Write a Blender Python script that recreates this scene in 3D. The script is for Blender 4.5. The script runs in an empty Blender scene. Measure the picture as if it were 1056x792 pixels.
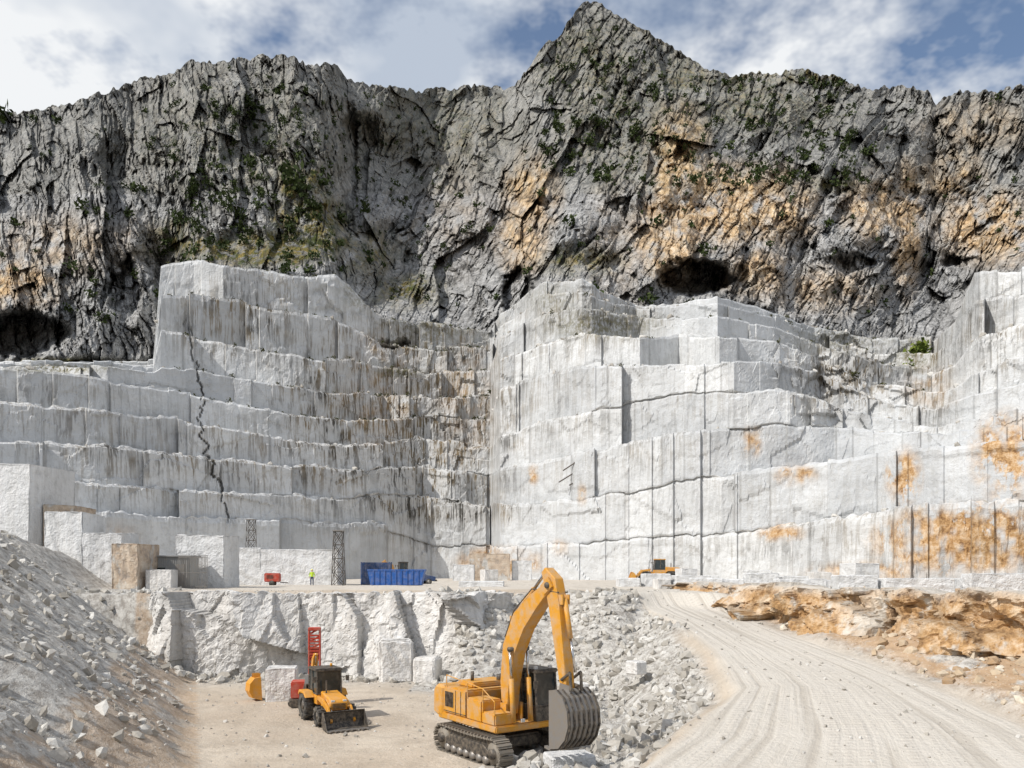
import bpy, bmesh, math, random
import numpy as np
from mathutils import Vector, Matrix
random.seed(7); rng=np.random.default_rng(7)
scene=bpy.context.scene
F=829.0; EYE=7.0     # focal length (pixels) and camera height: image pixels e,v at depth d -> metres
def px_to_world(e,v,d): return ((e-528)*d/F, d, EYE+(590-v)*d/F)

# ------------------------------------------------------------------ noise
def _h(ix,iy,iz,seed):
    a=(ix.astype(np.int64)*374761393+iy.astype(np.int64)*668265263+iz.astype(np.int64)*2147483647+seed*1274126177)&0xFFFFFFFF
    a=((a^(a>>13))*1274126177)&0xFFFFFFFF
    a=((a^(a>>16))*2246822519)&0xFFFFFFFF
    a=a^(a>>15)
    return (a&0xFFFFFF)/float(0xFFFFFF)
def vn(x,y,z=None,seed=0):
    x=np.asarray(x,float); y=np.asarray(y,float)
    xi=np.floor(x);yi=np.floor(y);fx=x-xi;fy=y-yi
    fx=fx*fx*(3-2*fx);fy=fy*fy*(3-2*fy);zi=np.zeros_like(xi)
    a=_h(xi,yi,zi,seed);b=_h(xi+1,yi,zi,seed);c=_h(xi,yi+1,zi,seed);d=_h(xi+1,yi+1,zi,seed)
    return (a+(b-a)*fx+(c-a)*fy+(a-b-c+d)*fx*fy)*2-1
def fbm(x,y,seed=0,oct=4,gain=.5):
    s=0;a=1;t=0
    for i in range(oct):
        s=s+a*vn(x*2**i+i*17.3,y*2**i-i*9.1,seed=seed+i);t+=a;a*=gain
    return s/t
def worley(x,y,seed=0):
    xi=np.floor(x);yi=np.floor(y);z=np.zeros_like(xi)
    f1=np.full(x.shape,9.);f2=np.full(x.shape,9.);cx0=np.zeros_like(x);cy0=np.zeros_like(x);ox=np.zeros_like(x);oy=np.zeros_like(x)
    for dx in(-1,0,1):
        for dy in(-1,0,1):
            cx=xi+dx;cy=yi+dy
            px=cx+_h(cx,cy,z,seed);py=cy+_h(cx,cy,z+1,seed)
            d=(x-px)**2+(y-py)**2
            m=d<f1
            f2=np.where(m,f1,np.minimum(f2,d));f1=np.where(m,d,f1)
            cx0=np.where(m,cx,cx0);cy0=np.where(m,cy,cy0);ox=np.where(m,x-px,ox);oy=np.where(m,y-py,oy)
    return np.sqrt(f1),np.sqrt(f2),cx0,cy0,ox,oy
def facet(x,y,seed,tilt=1.2,offw=1.):
    f1,f2,cx,cy,ox,oy=worley(x,y,seed);z=np.zeros_like(cx)
    v=offw*(_h(cx,cy,z+5,seed)-.5)+tilt*((_h(cx,cy,z+6,seed)-.5)*ox*2+(_h(cx,cy,z+7,seed)-.5)*oy*2)
    return v,np.clip((f2-f1)*6,0,1)
def blobs(px,py,lst,soft=1.0):
    r=np.zeros(np.broadcast(px,py).shape)
    for (cx,cy,rx,ry,s) in lst:
        d=np.sqrt(((px-cx)/rx)**2+((py-cy)/ry)**2)
        r=np.maximum(r,s*np.clip(1.35-d*soft,0,1))
    return r
def sstep(a,b,x):
    t=np.clip((x-a)/(b-a),0,1);return t*t*(3-2*t)
def gsm(a,s):
    n=int(s*3);g=np.exp(-.5*(np.arange(-n,n+1)/s)**2);g/=g.sum();return np.convolve(np.pad(a,n,'edge'),g,'valid')

# ------------------------------------------------------------------ mesh helpers
def link(o): scene.collection.objects.link(o);return o
def mesh_arr(name,V,Fc,mat,attrs=None,smooth=False,matidx=None):
    V=np.ascontiguousarray(V,dtype=np.float32);Fc=np.ascontiguousarray(Fc,dtype=np.int32)
    k=Fc.shape[1];m=bpy.data.meshes.new(name)
    m.vertices.add(len(V));m.vertices.foreach_set('co',V.ravel())
    m.loops.add(Fc.size);m.loops.foreach_set('vertex_index',Fc.ravel())
    m.polygons.add(len(Fc));m.polygons.foreach_set('loop_start',np.arange(0,Fc.size,k,dtype=np.int32))
    m.polygons.foreach_set('loop_total',np.full(len(Fc),k,dtype=np.int32))
    m.polygons.foreach_set('use_smooth',np.full(len(Fc),smooth,dtype=bool))
    m.update(calc_edges=True)
    if attrs:
        for an,ad in attrs.items():
            a=m.attributes.new(an,'FLOAT_COLOR','POINT')
            a.data.foreach_set('color',np.ascontiguousarray(ad,dtype=np.float32).ravel())
    for mm in (mat if isinstance(mat,list) else [mat]): m.materials.append(mm)
    return link(bpy.data.objects.new(name,m))
def grid_faces(nr,nc):
    i=np.arange(nr-1)[:,None]*nc+np.arange(nc-1)[None,:]
    return np.stack([i,i+1,i+nc+1,i+nc],-1).reshape(-1,4)

# ------------------------------------------------------------------ node helper
class NT:
    def __init__(s,name):
        s.m=bpy.data.materials.new(name);s.m.use_nodes=True;s.t=s.m.node_tree;s.n=s.t.nodes;s.b=s.n['Principled BSDF']
        s.co=s.n.new('ShaderNodeTexCoord').outputs['Object']
    def L(s,a,b): s.t.links.new(a,b)
    def setin(s,sock,v):
        if hasattr(v,'is_output'): s.L(v,sock)
        else: sock.default_value=v
    def map(s,sc,rot=(0,0,0),src=None):
        n=s.n.new('ShaderNodeMapping');n.inputs['Scale'].default_value=sc;n.inputs['Rotation'].default_value=rot
        s.L(src or s.co,n.inputs[0]);return n.outputs[0]
    def noise(s,scale,detail=4,rough=.55,vec=None,dist=0):
        n=s.n.new('ShaderNodeTexNoise');n.inputs['Scale'].default_value=scale;n.inputs['Detail'].default_value=detail
        n.inputs['Roughness'].default_value=rough;n.inputs['Distortion'].default_value=dist;s.L(vec or s.co,n.inputs[0]);return n.outputs[0]
    def vor(s,scale,vec=None,feat='F1',out='Distance'):
        n=s.n.new('ShaderNodeTexVoronoi');n.feature=feat;n.inputs['Scale'].default_value=scale;s.L(vec or s.co,n.inputs[0]);return n.outputs[out]
    def ramp(s,f,stops):
        n=s.n.new('ShaderNodeValToRGB');e=n.color_ramp.elements
        while len(e)<len(stops): e.new(.5)
        for i,(p,c) in enumerate(stops):
            e[i].position=p;e[i].color=(c,c,c,1) if not isinstance(c,tuple) else (*c,1)
        s.setin(n.inputs[0],f);return n.outputs[0]
    def mix(s,f,a,b,bt='MIX'):
        n=s.n.new('ShaderNodeMix');n.data_type='RGBA';n.blend_type=bt;n.clamp_result=False
        s.setin(n.inputs[0],f)
        for i,v in((6,a),(7,b)): s.setin(n.inputs[i],(*v,1) if isinstance(v,tuple) and len(v)==3 else v)
        return n.outputs[2]
    def math(s,op,a,b=0.,clamp=False):
        n=s.n.new('ShaderNodeMath');n.operation=op;n.use_clamp=clamp;s.setin(n.inputs[0],a);s.setin(n.inputs[1],b);return n.outputs[0]
    def attr(s,name):
        n=s.n.new('ShaderNodeAttribute');n.attribute_name=name
        sp=s.n.new('ShaderNodeSeparateColor');s.L(n.outputs['Color'],sp.inputs[0]);return sp.outputs,n
    def bump(s,h,strength=.5,dist=.1,nrm=None):
        n=s.n.new('ShaderNodeBump');n.inputs['Strength'].default_value=strength;n.inputs['Distance'].default_value=dist
        s.setin(n.inputs['Height'],h)
        return n.outputs[0]
    def fin(s,col,rough=.9,nrm=None,metal=0.,spec=.2):
        s.setin(s.b.inputs['Base Color'],(*col,1) if isinstance(col,tuple) else col)
        s.setin(s.b.inputs['Roughness'],rough);s.b.inputs['Metallic'].default_value=metal
        s.b.inputs['Specular IOR Level'].default_value=spec
        if nrm: s.L(nrm,s.b.inputs['Normal'])
        return s.m

def m_mountain():
    t=NT('mountain_rock');z,_=t.attr('zone');c,_=t.attr('crk_shade')
    n1=t.noise(.035,3,.6);n2=t.noise(.28,5,.75);st=t.noise(.42,4,.7,t.map((1,.22,.28)))
    col=t.ramp(n2,[(.34,(.10,.10,.097)),(.44,(.25,.25,.245)),(.55,(.39,.39,.385)),(.68,(.62,.617,.605))])
    col=t.mix(t.ramp(n1,[(.35,0.),(.65,.45)]),col,(.47,.468,.46))
    # weathered, greyer rock high up (c.g)
    col=t.mix(t.math('MULTIPLY',c[1],.45),col,(.21,.21,.205))
    och=t.ramp(st,[(.30,(.22,.13,.065)),(.42,(.48,.32,.165)),(.54,(.65,.49,.31)),(.70,(.74,.66,.54))])
    of=t.math('MULTIPLY',z[0],t.ramp(n1,[(.3,.75),(.5,1.)]))
    col=t.mix(of,col,och)
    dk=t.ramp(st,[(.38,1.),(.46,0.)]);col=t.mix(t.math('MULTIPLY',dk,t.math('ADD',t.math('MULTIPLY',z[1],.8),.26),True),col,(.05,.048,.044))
    vg=t.ramp(n2,[(.40,0.),(.50,1.)]);vc=t.mix(t.ramp(st,[(.4,0.),(.6,1.)]),(.06,.075,.018),(.23,.18,.06))
    col=t.mix(t.math('MULTIPLY',vg,z[2]),col,vc)
    col=t.mix(t.math('MULTIPLY',c[0],.78),col,(.045,.043,.04))
    return t.fin(col,.95,t.bump(t.noise(.9,3,.7),.8,1.3),spec=.1)
def m_marble(name='cut_marble',base=(.70,.712,.722),stain=0.,ochre=0.,tone=False):
    t=NT(name);z,_=t.attr('zone');c,_=t.attr('crk_shade')
    n=t.noise(.13,3,.6);n2=t.noise(1.1,4,.72)
    col=t.mix(t.ramp(n,[(.35,0.),(.65,1.)]),tuple(x*.82 for x in base),base)
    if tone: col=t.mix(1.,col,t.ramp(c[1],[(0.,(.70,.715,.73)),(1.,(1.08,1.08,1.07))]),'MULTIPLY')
    col=t.mix(t.ramp(n2,[(.34,.5),(.50,0.)]),col,(.44,.44,.43))
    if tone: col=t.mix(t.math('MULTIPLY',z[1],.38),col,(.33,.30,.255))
    st=t.noise(.9,5,.72,t.map((1,1,.065)));st2=t.noise(3.,3,.6,t.map((1,1,.06)))
    s=t.math('ADD',t.math('MULTIPLY',z[1],1.),stain,True)
    m=t.math('MULTIPLY',t.ramp(t.math('ADD',t.math('MULTIPLY',st,.6),t.math('MULTIPLY',st2,.4)),[(.455,1.),(.515,0.)]),s)
    scol=t.mix(t.ramp(n,[(.4,0.),(.6,1.)]),(.05,.047,.04),(.20,.155,.095))
    col=t.mix(m,col,scol)
    of=t.math('ADD',z[0],ochre,True)
    oc=t.ramp(n2,[(.34,(.20,.11,.05)),(.48,(.44,.27,.125)),(.64,(.60,.47,.33))])
    col=t.mix(t.math('MULTIPLY',of,t.ramp(t.noise(.4,4,.72,t.map((1,1,.6))),[(.39,0.),(.46,1.)])),col,oc)
    col=t.mix(t.math('MULTIPLY',t.ramp(n2,[(.42,0.),(.56,1.)]),z[2]),col,(.14,.125,.06))
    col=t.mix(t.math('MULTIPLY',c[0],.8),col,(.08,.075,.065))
    return t.fin(col,.8,t.bump(n2,.7,.4),spec=.25)
def m_ground():
    t=NT('quarry_dust');z,_=t.attr('zone');rc,rn=t.attr('roadco')
    n=t.noise(.12,3,.6);n2=t.noise(2.2,5,.78);n3=t.noise(.5,4,.65)
    col=t.mix(t.ramp(n,[(.35,0.),(.65,1.)]),(.44,.36,.275),(.58,.505,.41))
    col=t.mix(t.ramp(n3,[(.38,.5),(.55,0.)]),col,(.34,.28,.215))
    col=t.mix(z[1],col,t.mix(n3,(.55,.51,.445),(.62,.585,.53)))
    rub=t.mix(t.ramp(n2,[(.40,0.),(.58,1.)]),(.28,.26,.235),(.54,.525,.49))
    col=t.mix(z[0],col,rub)
    col=t.mix(t.math('MULTIPLY',z[2],t.ramp(n3,[(.40,0.),(.50,1.)])),col,t.mix(n2,(.32,.20,.11),(.56,.40,.25)))
    vor=t.ramp(t.vor(6.),[(.1,1.),(.3,0.)]);col=t.mix(t.math('MULTIPLY',vor,.35),col,(.66,.64,.6))
    lane=t.noise(1.,4,.6,t.map((2.6,.05,1),src=rn.outputs['Color']))
    w=t.n.new('ShaderNodeTexWave');w.wave_type='BANDS';w.bands_direction='Y';w.inputs['Scale'].default_value=1.1;w.inputs['Distortion'].default_value=2.5
    t.L(t.map((1.2,1,1),src=rn.outputs['Color']),w.inputs[0])
    band=t.math('MULTIPLY',t.ramp(lane,[(.5,0.),(.6,1.)]),w.outputs['Fac'])
    rut=t.math('MULTIPLY',t.ramp(lane,[(.36,1.),(.5,0.)]),z[1])
    col=t.mix(t.math('MULTIPLY',rut,.5),col,(.34,.30,.25))
    col=t.mix(t.math('MULTIPLY',t.math('MULTIPLY',band,z[1]),.28),col,(.34,.30,.26))
    h=t.math('ADD',n2,t.math('MULTIPLY',lane,z[1]))
    return t.fin(col,.97,t.bump(h,.8,.16),spec=.1)
def m_stone(name,a,b,c):
    t=NT(name);g=t.n.new('ShaderNodeNewGeometry')
    n=t.ramp(g.outputs['Random Per Island'],[(0.,a),(.5,b),(1.,c)]);nn=t.noise(5,3,.7);col=t.mix(t.ramp(nn,[(.35,.4),(.6,0.)]),n,(.30,.27,.23))
    return t.fin(col,.9,t.bump(nn,.6,.05),spec=.15)
def m_paint(name,c,dirt=.45,rough=.45,dust=(.42,.36,.29)):
    t=NT(name);n=t.noise(2.5,5,.7);n2=t.noise(14,4,.7)
    col=t.mix(t.ramp(t.noise(.8,3),[(.3,0.),(.7,.25)]),c,tuple(x*.6 for x in c))
    col=t.mix(t.math('MULTIPLY',t.ramp(n,[(.42,0.),(.66,1.)]),dirt),col,dust)
    col=t.mix(t.ramp(n2,[(.62,0.),(.72,.5)]),col,(.10,.06,.035))
    r=t.ramp(n,[(.4,rough),(.65,.85)])
    return t.fin(col,r,t.bump(n2,.15,.01),spec=.4)
def m_metal(name,c,rough=.5,metal=.6):
    t=NT(name);n=t.noise(6,5,.7);col=t.mix(t.ramp(n,[(.4,0.),(.65,.6)]),c,(.3,.25,.19));return t.fin(col,rough,t.bump(n,.3,.02),metal,.4)
def m_glass():
    t=NT('cab_glass');return t.fin(t.mix(t.ramp(t.noise(3,4),[(.5,0.),(.8,.35)]),(.02,.032,.036),(.2,.19,.17)),.12,None,0,.7)
def m_leaf(name,a,b):
    t=NT(name);g=t.n.new('ShaderNodeNewGeometry');return t.fin(t.mix(g.outputs['Random Per Island'],a,b),.8,spec=.15)

M_MTN=m_mountain();M_MAR=m_marble(tone=True);M_BLK=m_marble('marble_block',(.71,.715,.715),.10,.0);M_BLKO=m_marble('iron_stained_marble',(.64,.62,.58),.2,.55)
M_PIT=m_marble('broken_marble',(.72,.71,.69),.18,.03)
M_LED=m_marble('ochre_ledge_rock',(.60,.55,.48),.2,.0)
M_GR=m_ground();M_ST=m_stone('rubble_stone',(.30,.28,.245),(.46,.44,.40),(.62,.61,.58))
M_STO=m_stone('rubble_ochre',(.34,.22,.12),(.50,.40,.28),(.66,.60,.50))
YEL=m_paint('machine_yellow',(.62,.29,.025),.6);ORG=m_paint('machine_orange',(.68,.30,.02),.35);RED=m_paint('machine_red',(.48,.05,.025),.35)
BLU=m_paint('container_blue',(.015,.10,.36),.25);DBL=m_paint('dark_blue_paint',(.02,.06,.17),.3);WHT=m_paint('white_paint',(.7,.7,.68),.3)
GRY=m_paint('grey_sheet',(.30,.31,.31),.4,.6);STL=m_metal('dusty_steel',(.27,.26,.25),.5,.5);DRK=m_metal('dark_iron',(.045,.042,.04),.6,.3)
CHR=m_metal('hydraulic_rod',(.6,.6,.6),.2,1.);RUB=m_paint('tyre_rubber',(.03,.03,.03),.5,.85,(.3,.27,.22));GLS=m_glass()
TRK=m_metal('track_steel',(.24,.22,.19),.7,.2);HIV=m_paint('hivis_vest',(.55,.75,.05),.05,.7);CLO=m_paint('work_trousers',(.05,.07,.12),.1,.9)
SKN=m_paint('skin',(.5,.3,.2),.0,.6);HEL=m_paint('helmet_yellow',(.8,.7,.1),0.,.35)

# ------------------------------------------------------------------ MOUNTAIN + TERRACES
U=np.concatenate([np.arange(-330,0,3),np.arange(0,1056,1.),np.arange(1056,1400,3)]).astype(float)
ridge_x=[-330,-100,0,30,60,100,130,165,200,250,290,330,348,358,380,400,430,470,500,520,535,560,580,592,600,606,620,630,650,680,700,720,740,760,790,820,850,880,900,930,955,965,985,1010,1040,1056,1150,1400]
ridge_y=[190,140,116,116,108,96,88,76,66,60,58,66,67,82,84,88,92,90,88,92,82,50,32,12,3,1,4,13,22,42,56,66,74,80,76,70,80,88,92,88,93,106,98,94,92,90,110,180]
YR0=np.interp(U,ridge_x,ridge_y)
YR=YR0+7*fbm(U/16,U*0,3,5,.6)*np.interp(U,[560,600,625,660],[1,.3,.3,1])+2.*vn(U/3.,U*0,seed=31)
KX=[-330,0,110,158,166,200,300,345,360,390,440,505,516,560,600,660,700,740,800,840,900,962,985,1005,1056,1400]
K=[
[606,606,606,606,606,606,606,605,605,604,603,602,601,600,600,600,600,600,600,600,601,602,602,602,603,606],
[505,520,528,531,531,533,538,540,541,543,560,566,565,562,560,555,552,549,543,538,528,521,520,518,513,480],
[470,490,498,502,502,505,510,512,512,510,512,524,522,520,517,504,496,492,485,480,472,465,463,460,455,400],
[430,455,460,465,465,468,480,484,485,482,480,492,486,478,468,454,446,444,440,441,446,450,448,446,440,370],
[390,415,425,430,430,435,452,457,458,455,455,462,448,436,425,415,408,405,402,410,432,440,436,432,420,350],
[350,378,392,399,400,405,425,431,432,430,430,432,400,388,380,377,375,374,374,385,412,422,413,406,395,330],
[345,376,378,384,380,383,398,404,405,406,408,410,372,352,343,345,344,343,350,365,394,402,398,384,365,310],
[340,374,374,378,340,345,365,370,372,380,385,385,350,325,318,330,330,328,338,352,375,384,374,346,330,300],
[335,372,372,374,303,305,320,330,335,350,358,362,335,305,300,322,318,314,328,346,360,362,350,307,300,280],
[330,370,370,370,275,268,284,280,292,325,335,345,325,292,290,318,313,308,322,340,350,350,330,280,275,260]]
KY=[np.interp(U,KX,k) for k in K]
BX=[-330,0,110,200,300,360,390,440,505,516,560,600,700,800,900,968,1056,1400]
B=np.interp(U,BX,[75,115,125,140,155,165,172,182,180,162,156,150,140,128,118,108,100,70])
GX=[-330,0,100,200,300,345,362,390,430,500,530,560,610,660,700,760,820,880,940,966,1010,1056,1400]
G=np.array([
[200,190,195,210,215,220,224,228,235,240,240,222,212,218,226,232,236,240,236,225,190,180,160],
[215,205,208,240,245,250,262,275,300,285,272,262,262,246,244,250,256,262,270,290,290,270,230],
[235,222,226,262,268,275,305,330,370,350,320,308,320,296,272,282,290,292,300,330,330,320,270],
[262,246,250,280,286,296,345,390,430,430,396,366,396,362,326,332,335,330,346,380,378,360,300],
[300,284,284,302,310,322,380,430,490,490,456,436,474,436,408,402,392,382,396,420,418,400,340],
[345,325,332,345,345,360,420,480,550,560,530,516,560,520,490,470,450,440,450,465,455,440,380]],float)
Gc=np.stack([np.interp(U,GX,g) for g in G]);D0=Gc[0].copy()
Gc=np.stack([gsm(g,11) for g in Gc])
W=[0,0,.04,.09,.15,.23,.33,.48,.68,.88]
CAVES=[(716,286,42,23,34),(20,345,56,30,26),(535,312,14,42,24),(990,268,22,7,12),(130,300,18,40,12),(700,180,10,30,8),(860,190,16,14,8),(560,230,10,30,10),(360,170,10,70,16),(430,250,10,40,8),(880,270,30,10,10),(640,110,8,40,8)]
TC=[(406,352,17,5.5,7)]
def cave(px,py,lst):
    r=np.zeros(px.shape)
    for cx,cy,rx,ry,a in lst:
        nx=px+10*fbm(px/18,py/18,91,4,.65);ny=py+8*fbm(px/14,py/14,92,4,.65)
        d=np.sqrt(((nx-cx)/rx)**2+((ny-cy)/ry)**2)
        r+=a*sstep(1.0,.68,d)
    return r
OCH=[(700,160,30,48,1.1),(740,212,72,40,1.2),(690,240,36,46,1.2),(795,215,48,40,.8),(905,215,36,34,.75),(936,235,16,64,1.),(850,300,60,25,.4),(548,200,28,42,.8),(538,250,26,32,.7),(1025,235,56,36,.95),(985,185,34,32,.6),(1010,130,60,25,.4),
     (60,255,70,32,.4),(15,290,50,28,.8),(640,250,36,60,.25),(110,250,60,30,.2),(780,280,40,25,.6),(470,220,40,60,.15)]
OCT=[(805,550,22,8,.9),(820,490,20,10,.9),(932,490,17,26,1.1),(1040,470,34,40,1.1),(1000,556,85,32,1.5),(776,456,10,15,.9),(550,490,6,10,.6),(600,512,5,12,.6),(515,580,40,15,1),(960,400,30,20,.25),(690,600,30,14,.3),(100,560,40,20,.5),(575,565,16,8,.4),
     (480,410,30,60,.2),(30,560,50,20,.3),(390,400,40,60,.2),(900,590,60,10,.6)]
DKM=[(560,260,50,70,.6),(120,290,70,80,.9),(360,180,30,100,.9),(520,310,35,50,1),(860,260,90,60,.45),(450,200,60,90,.35),(210,120,120,40,.35),(330,130,40,80,.8),(600,60,60,60,.45),(25,350,50,40,.9),(820,320,40,20,.7),(716,286,44,26,.9),(500,150,60,50,.4)]  # dark lichen, plus shade of caves and clefts painted into the rock colour
DKT=[(440,430,90,120,1.2),(345,430,60,100,1.),(250,330,70,50,.75),(230,480,140,50,.55),(120,470,80,50,.5),(870,390,60,40,.8),(960,390,30,60,.7),(450,520,90,30,1.),(600,330,80,40,.5),(640,440,140,90,.22),(1015,340,50,60,.5),(60,430,90,50,.4),(880,560,200,60,.28),(560,400,50,90,.3)]
VGM=[(270,256,105,18,1.3),(320,225,40,30,1.2),(310,190,24,24,1.1),(180,245,30,20,.8),(420,300,40,18,.9),(70,375,70,6,1),(600,270,40,16,.8),(860,190,20,8,.8),(840,75,50,12,.9),(730,80,120,25,.4),(610,70,60,50,.35),(640,130,60,60,.35),(450,130,90,50,.3),(700,30,60,30,.3),(780,110,100,30,.3),(380,260,40,30,.7),(250,150,120,80,.2)]
VGT=[(620,335,60,16,.8),(412,384,25,5,1),(450,330,60,30,.6),(943,365,22,18,.9),(380,300,30,20,.8),(870,350,60,15,.6),(60,380,60,5,1),(570,310,30,20,.5)]

# terraces
rows=[];Dk=[None]*10;Zk=[None]*10;Tn=[None]*10
def blocky(seed,wmin,wmax):
    out=np.zeros(len(U));out2=np.zeros(len(U));out3=np.zeros(len(U));e=np.ones(len(U));r=np.random.default_rng(seed);x=U[0]
    while x<U[-1]:
        w=r.uniform(wmin,wmax)*(.5 if 380<x<500 else 1);m=(U>=x)&(U<x+w)
        out[m]=r.uniform(-1,1);out2[m]=r.uniform(-1,1);out3[m]=r.uniform(-1,1)*((U[m]-x)/w-.5)
        e[(np.abs(U-x)<.9)]=0
        x+=w
    return out,out2,out3,e
edges=[None]*10
CORN={1:[],2:[(590,715,820,5)],3:[(560,690,830,8)],4:[(530,800,860,9)],5:[(540,750,850,18)],6:[(545,660,700,10),(700,742,850,19),(60,112,240,5)],7:[(530,600,660,8),(660,740,845,23)],8:[(530,600,655,10),(655,740,840,25)],9:[(535,600,655,12),(655,740,840,27),(166,230,330,6)]}
for k in range(1,10):
    big,jy,tl,e=blocky(100+k,50,170);sm,jy2,tl2,e2=blocky(200+k,16,60)
    rough=np.interp(U,[-330,350,390,505,520,830,860,960,975,1400],[.6,.7,1.2,1.2,.75,.8,1.5,1.5,1.2,1.2])*(1 if k<6 else 1.5)
    Dk[k]=B+(D0-B)*W[k]+(big*1.2+tl*5.0+sm*.28+tl2*.7)*rough
    for a_,b_,c_,h_ in CORN[k]: Dk[k]=Dk[k]-h_*np.interp(U,[a_,b_,c_],[0,1,0])
    if k>1: Dk[k]=np.maximum(Dk[k],Dk[k-1]+.6)
    y=KY[k]+(jy*2.6+jy2*1.0)*np.minimum(rough,1.5)+.9*vn(U/6,U*0,seed=k)+1.5*vn(U/25,U*0,seed=k+50)
    Zk[k]=EYE+(590-y)*Dk[k]/F;Tn[k]=.5+.32*jy+.18*jy2
    edges[k]=np.minimum(e,np.where(rough>1.4,e2,np.where(_h(U//50,U*0,U*0,k)>.65,e2,1)))
Zk[0]=np.full(len(U),4.0)
for k in range(1,10):
    lo=Zk[k-1];Zk[k]=np.maximum(Zk[k],lo+.3);hi=Zk[k]
    NF=16
    for j in range(NF+1):
        f=j/NF;z=lo+(hi-lo)*f;rows.append((Dk[k]+(.35 if j==NF else 0)-.6*(1-f),z,'f',k,f))
    if k<9:
        for f in(.25,.75): rows.append((Dk[k]+(Dk[k+1]-Dk[k]-.8)*f,hi+0*U,'l',k,f))
    else: rows.append((Dk[k]+4,hi,'l',k,.5));rows.append((Dk[k]+14,hi+1,'l',k,1));rows.append((Dk[k]+34,hi+1,'l',k,1))
R=len(rows);D=np.stack([r[0] for r in rows]);Z=np.stack([r[1] for r in rows]);isf=np.array([[1.] if r[2]=='f' else [0.] for r in rows])
FR=np.array([[r[4]] for r in rows]);KK=np.array([[r[3]] for r in rows])
UU=np.broadcast_to(U,D.shape);PY=590-(Z-EYE)*F/D
X0=(UU-528)*D/F
wild=np.clip(blobs(UU,PY,[(440,420,80,130,.35),(870,385,70,50,1.2),(620,310,90,30,.5),(1010,340,50,60,.2),(560,310,50,40,.6),(350,300,60,30,.6)]),0,1)
v1,c1=facet(X0/7+KK*7.3,Z/5.5,11,.7);v2,c2=facet(X0/1.9+3.3,Z/2.1,12,1.)
disp=isf*((.30+1.5*wild)*v1+(.10+.55*wild)*v2+.22*fbm(X0/3,Z/3,5,4))
Zl=(1-isf)*(.5+.5*wild)*np.abs(fbm(X0/2.5,D/2.5,6,4))*1.6
crackx=np.interp(PY,[300,330,400,440,490,530,560],[190,194,205,207,222,232,238])+4*vn(PY/9,PY*0,seed=4)+2*vn(PY/3,PY*0,seed=5)
cr=sstep(1.5,.3,np.abs(UU-crackx)/(.5+.5*(1+vn(PY/14,PY*0,seed=8))))*sstep(325,340,PY)*sstep(545,530,PY)
D2=D+disp+cave(UU,PY,TC)*isf+cr*.7
X=(UU-528)*D2/F;Y=D2;Z2=Z+Zl
E=np.stack([edges[r[3]] for r in rows]);TT=np.stack([Tn[r[3]] for r in rows])
crk_shade=np.clip((1-E)*.30*isf+cr*.9+(1-c1)*isf*.10+(1-c1)*wild*isf*.5+((FR<.03)&(isf>0))*.55,0,1)  # joints and cracks, plus contact shade painted along each bench foot
nb=fbm(UU/9,PY/9,55,4)
zone=np.zeros(D.shape+(4,));zone[...,3]=1
zone[...,0]=np.clip(blobs(UU,PY,OCT)*(.95+1.6*nb),0,1)
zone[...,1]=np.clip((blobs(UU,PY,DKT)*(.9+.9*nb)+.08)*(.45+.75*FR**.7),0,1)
zone[...,2]=np.clip(blobs(UU,PY,VGT)+(1-isf)*.35*(PY<450),0,1)
ck=np.zeros_like(zone);ck[...,0]=crk_shade;ck[...,1]=np.clip(TT+(1-isf)*.4,0,1)
mesh_arr('quarry_terraces',np.stack([X,Y,Z2],-1).reshape(-1,3),grid_faces(R,len(U)),M_MAR,{'zone':zone.reshape(-1,4),'crk_shade':ck.reshape(-1,4)})

# mountain
NR=310;t=np.linspace(0,1,NR)[:,None]
Ui=np.arange(-330,1400,1.);ky=np.interp(Ui,U,KY[9]);mx=np.max(np.stack([np.roll(ky,s) for s in range(-22,23)]),0)
YB=np.interp(U,Ui,gsm(mx,12))+8
PYm=YB[None,:]+(YR-YB)[None,:]*t;UM=np.broadcast_to(U,PYm.shape)
tD=np.clip((YB-PYm)/(YB-YR0),0,1)
tD=np.clip(tD+.07*fbm(UM/60,PYm/60,61,3)*np.sin(tD*math.pi),0,1)
ti=tD*5;i0=np.minimum(ti.astype(int),4);fr=ti-i0;fr=fr*.5+.5*fr*fr*(3-2*fr)
Gm=Gc.copy();Gm[0]=B+(D0-B)*.93+3
jw=UM+34*fbm(UM/70,PYm/55,62,3,.45)*sstep(.02,.25,tD)
fi=np.interp(jw,U,np.arange(len(U)));ca=np.clip(np.floor(fi).astype(int),0,len(U)-2);cf=fi-ca
def GS(i): return Gm[i,ca]*(1-cf)+Gm[i,ca+1]*cf
DM=GS(i0)*(1-fr)+GS(i0+1)*fr
S0=.42
XS=(UM-528)*S0;ZS=(590-PYm)*S0
XW=XS+3.0*fbm(XS/16,ZS/16,71,4,.55);ZW=ZS+3.0*fbm(XS/16,ZS/16,72,4,.55)
def rotc(a,x,z): return x*math.cos(a)+z*math.sin(a),-x*math.sin(a)+z*math.cos(a)
left=sstep(430,350,UM)
def crag(a,asp,seed):
    x,z=rotc(a,XW,ZW);out=0;ck=np.zeros(XW.shape)
    for sc,am,cw,ow in((26,13,.0,.5),(11,6.2,.5,.7),(4.6,3.1,.8,.9),(2.0,1.4,.7,.9),(1.0,.55,.35,1.)):
        v,c=facet(x/sc,z/(sc*asp),seed,1.5,ow);out=out+am*v;ck=np.maximum(ck,(1-c)*cw);seed+=1
    fis=np.abs(fbm(x/6,z/26,seed+5,4,.6));out=out+3.8*sstep(.10,0,fis);ck=np.maximum(ck,sstep(.065,.0,fis)*.95)
    return out,ck
A1,C1=crag(.12,2.4,301);A2,C2=crag(-.45,1.9,401)
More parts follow.
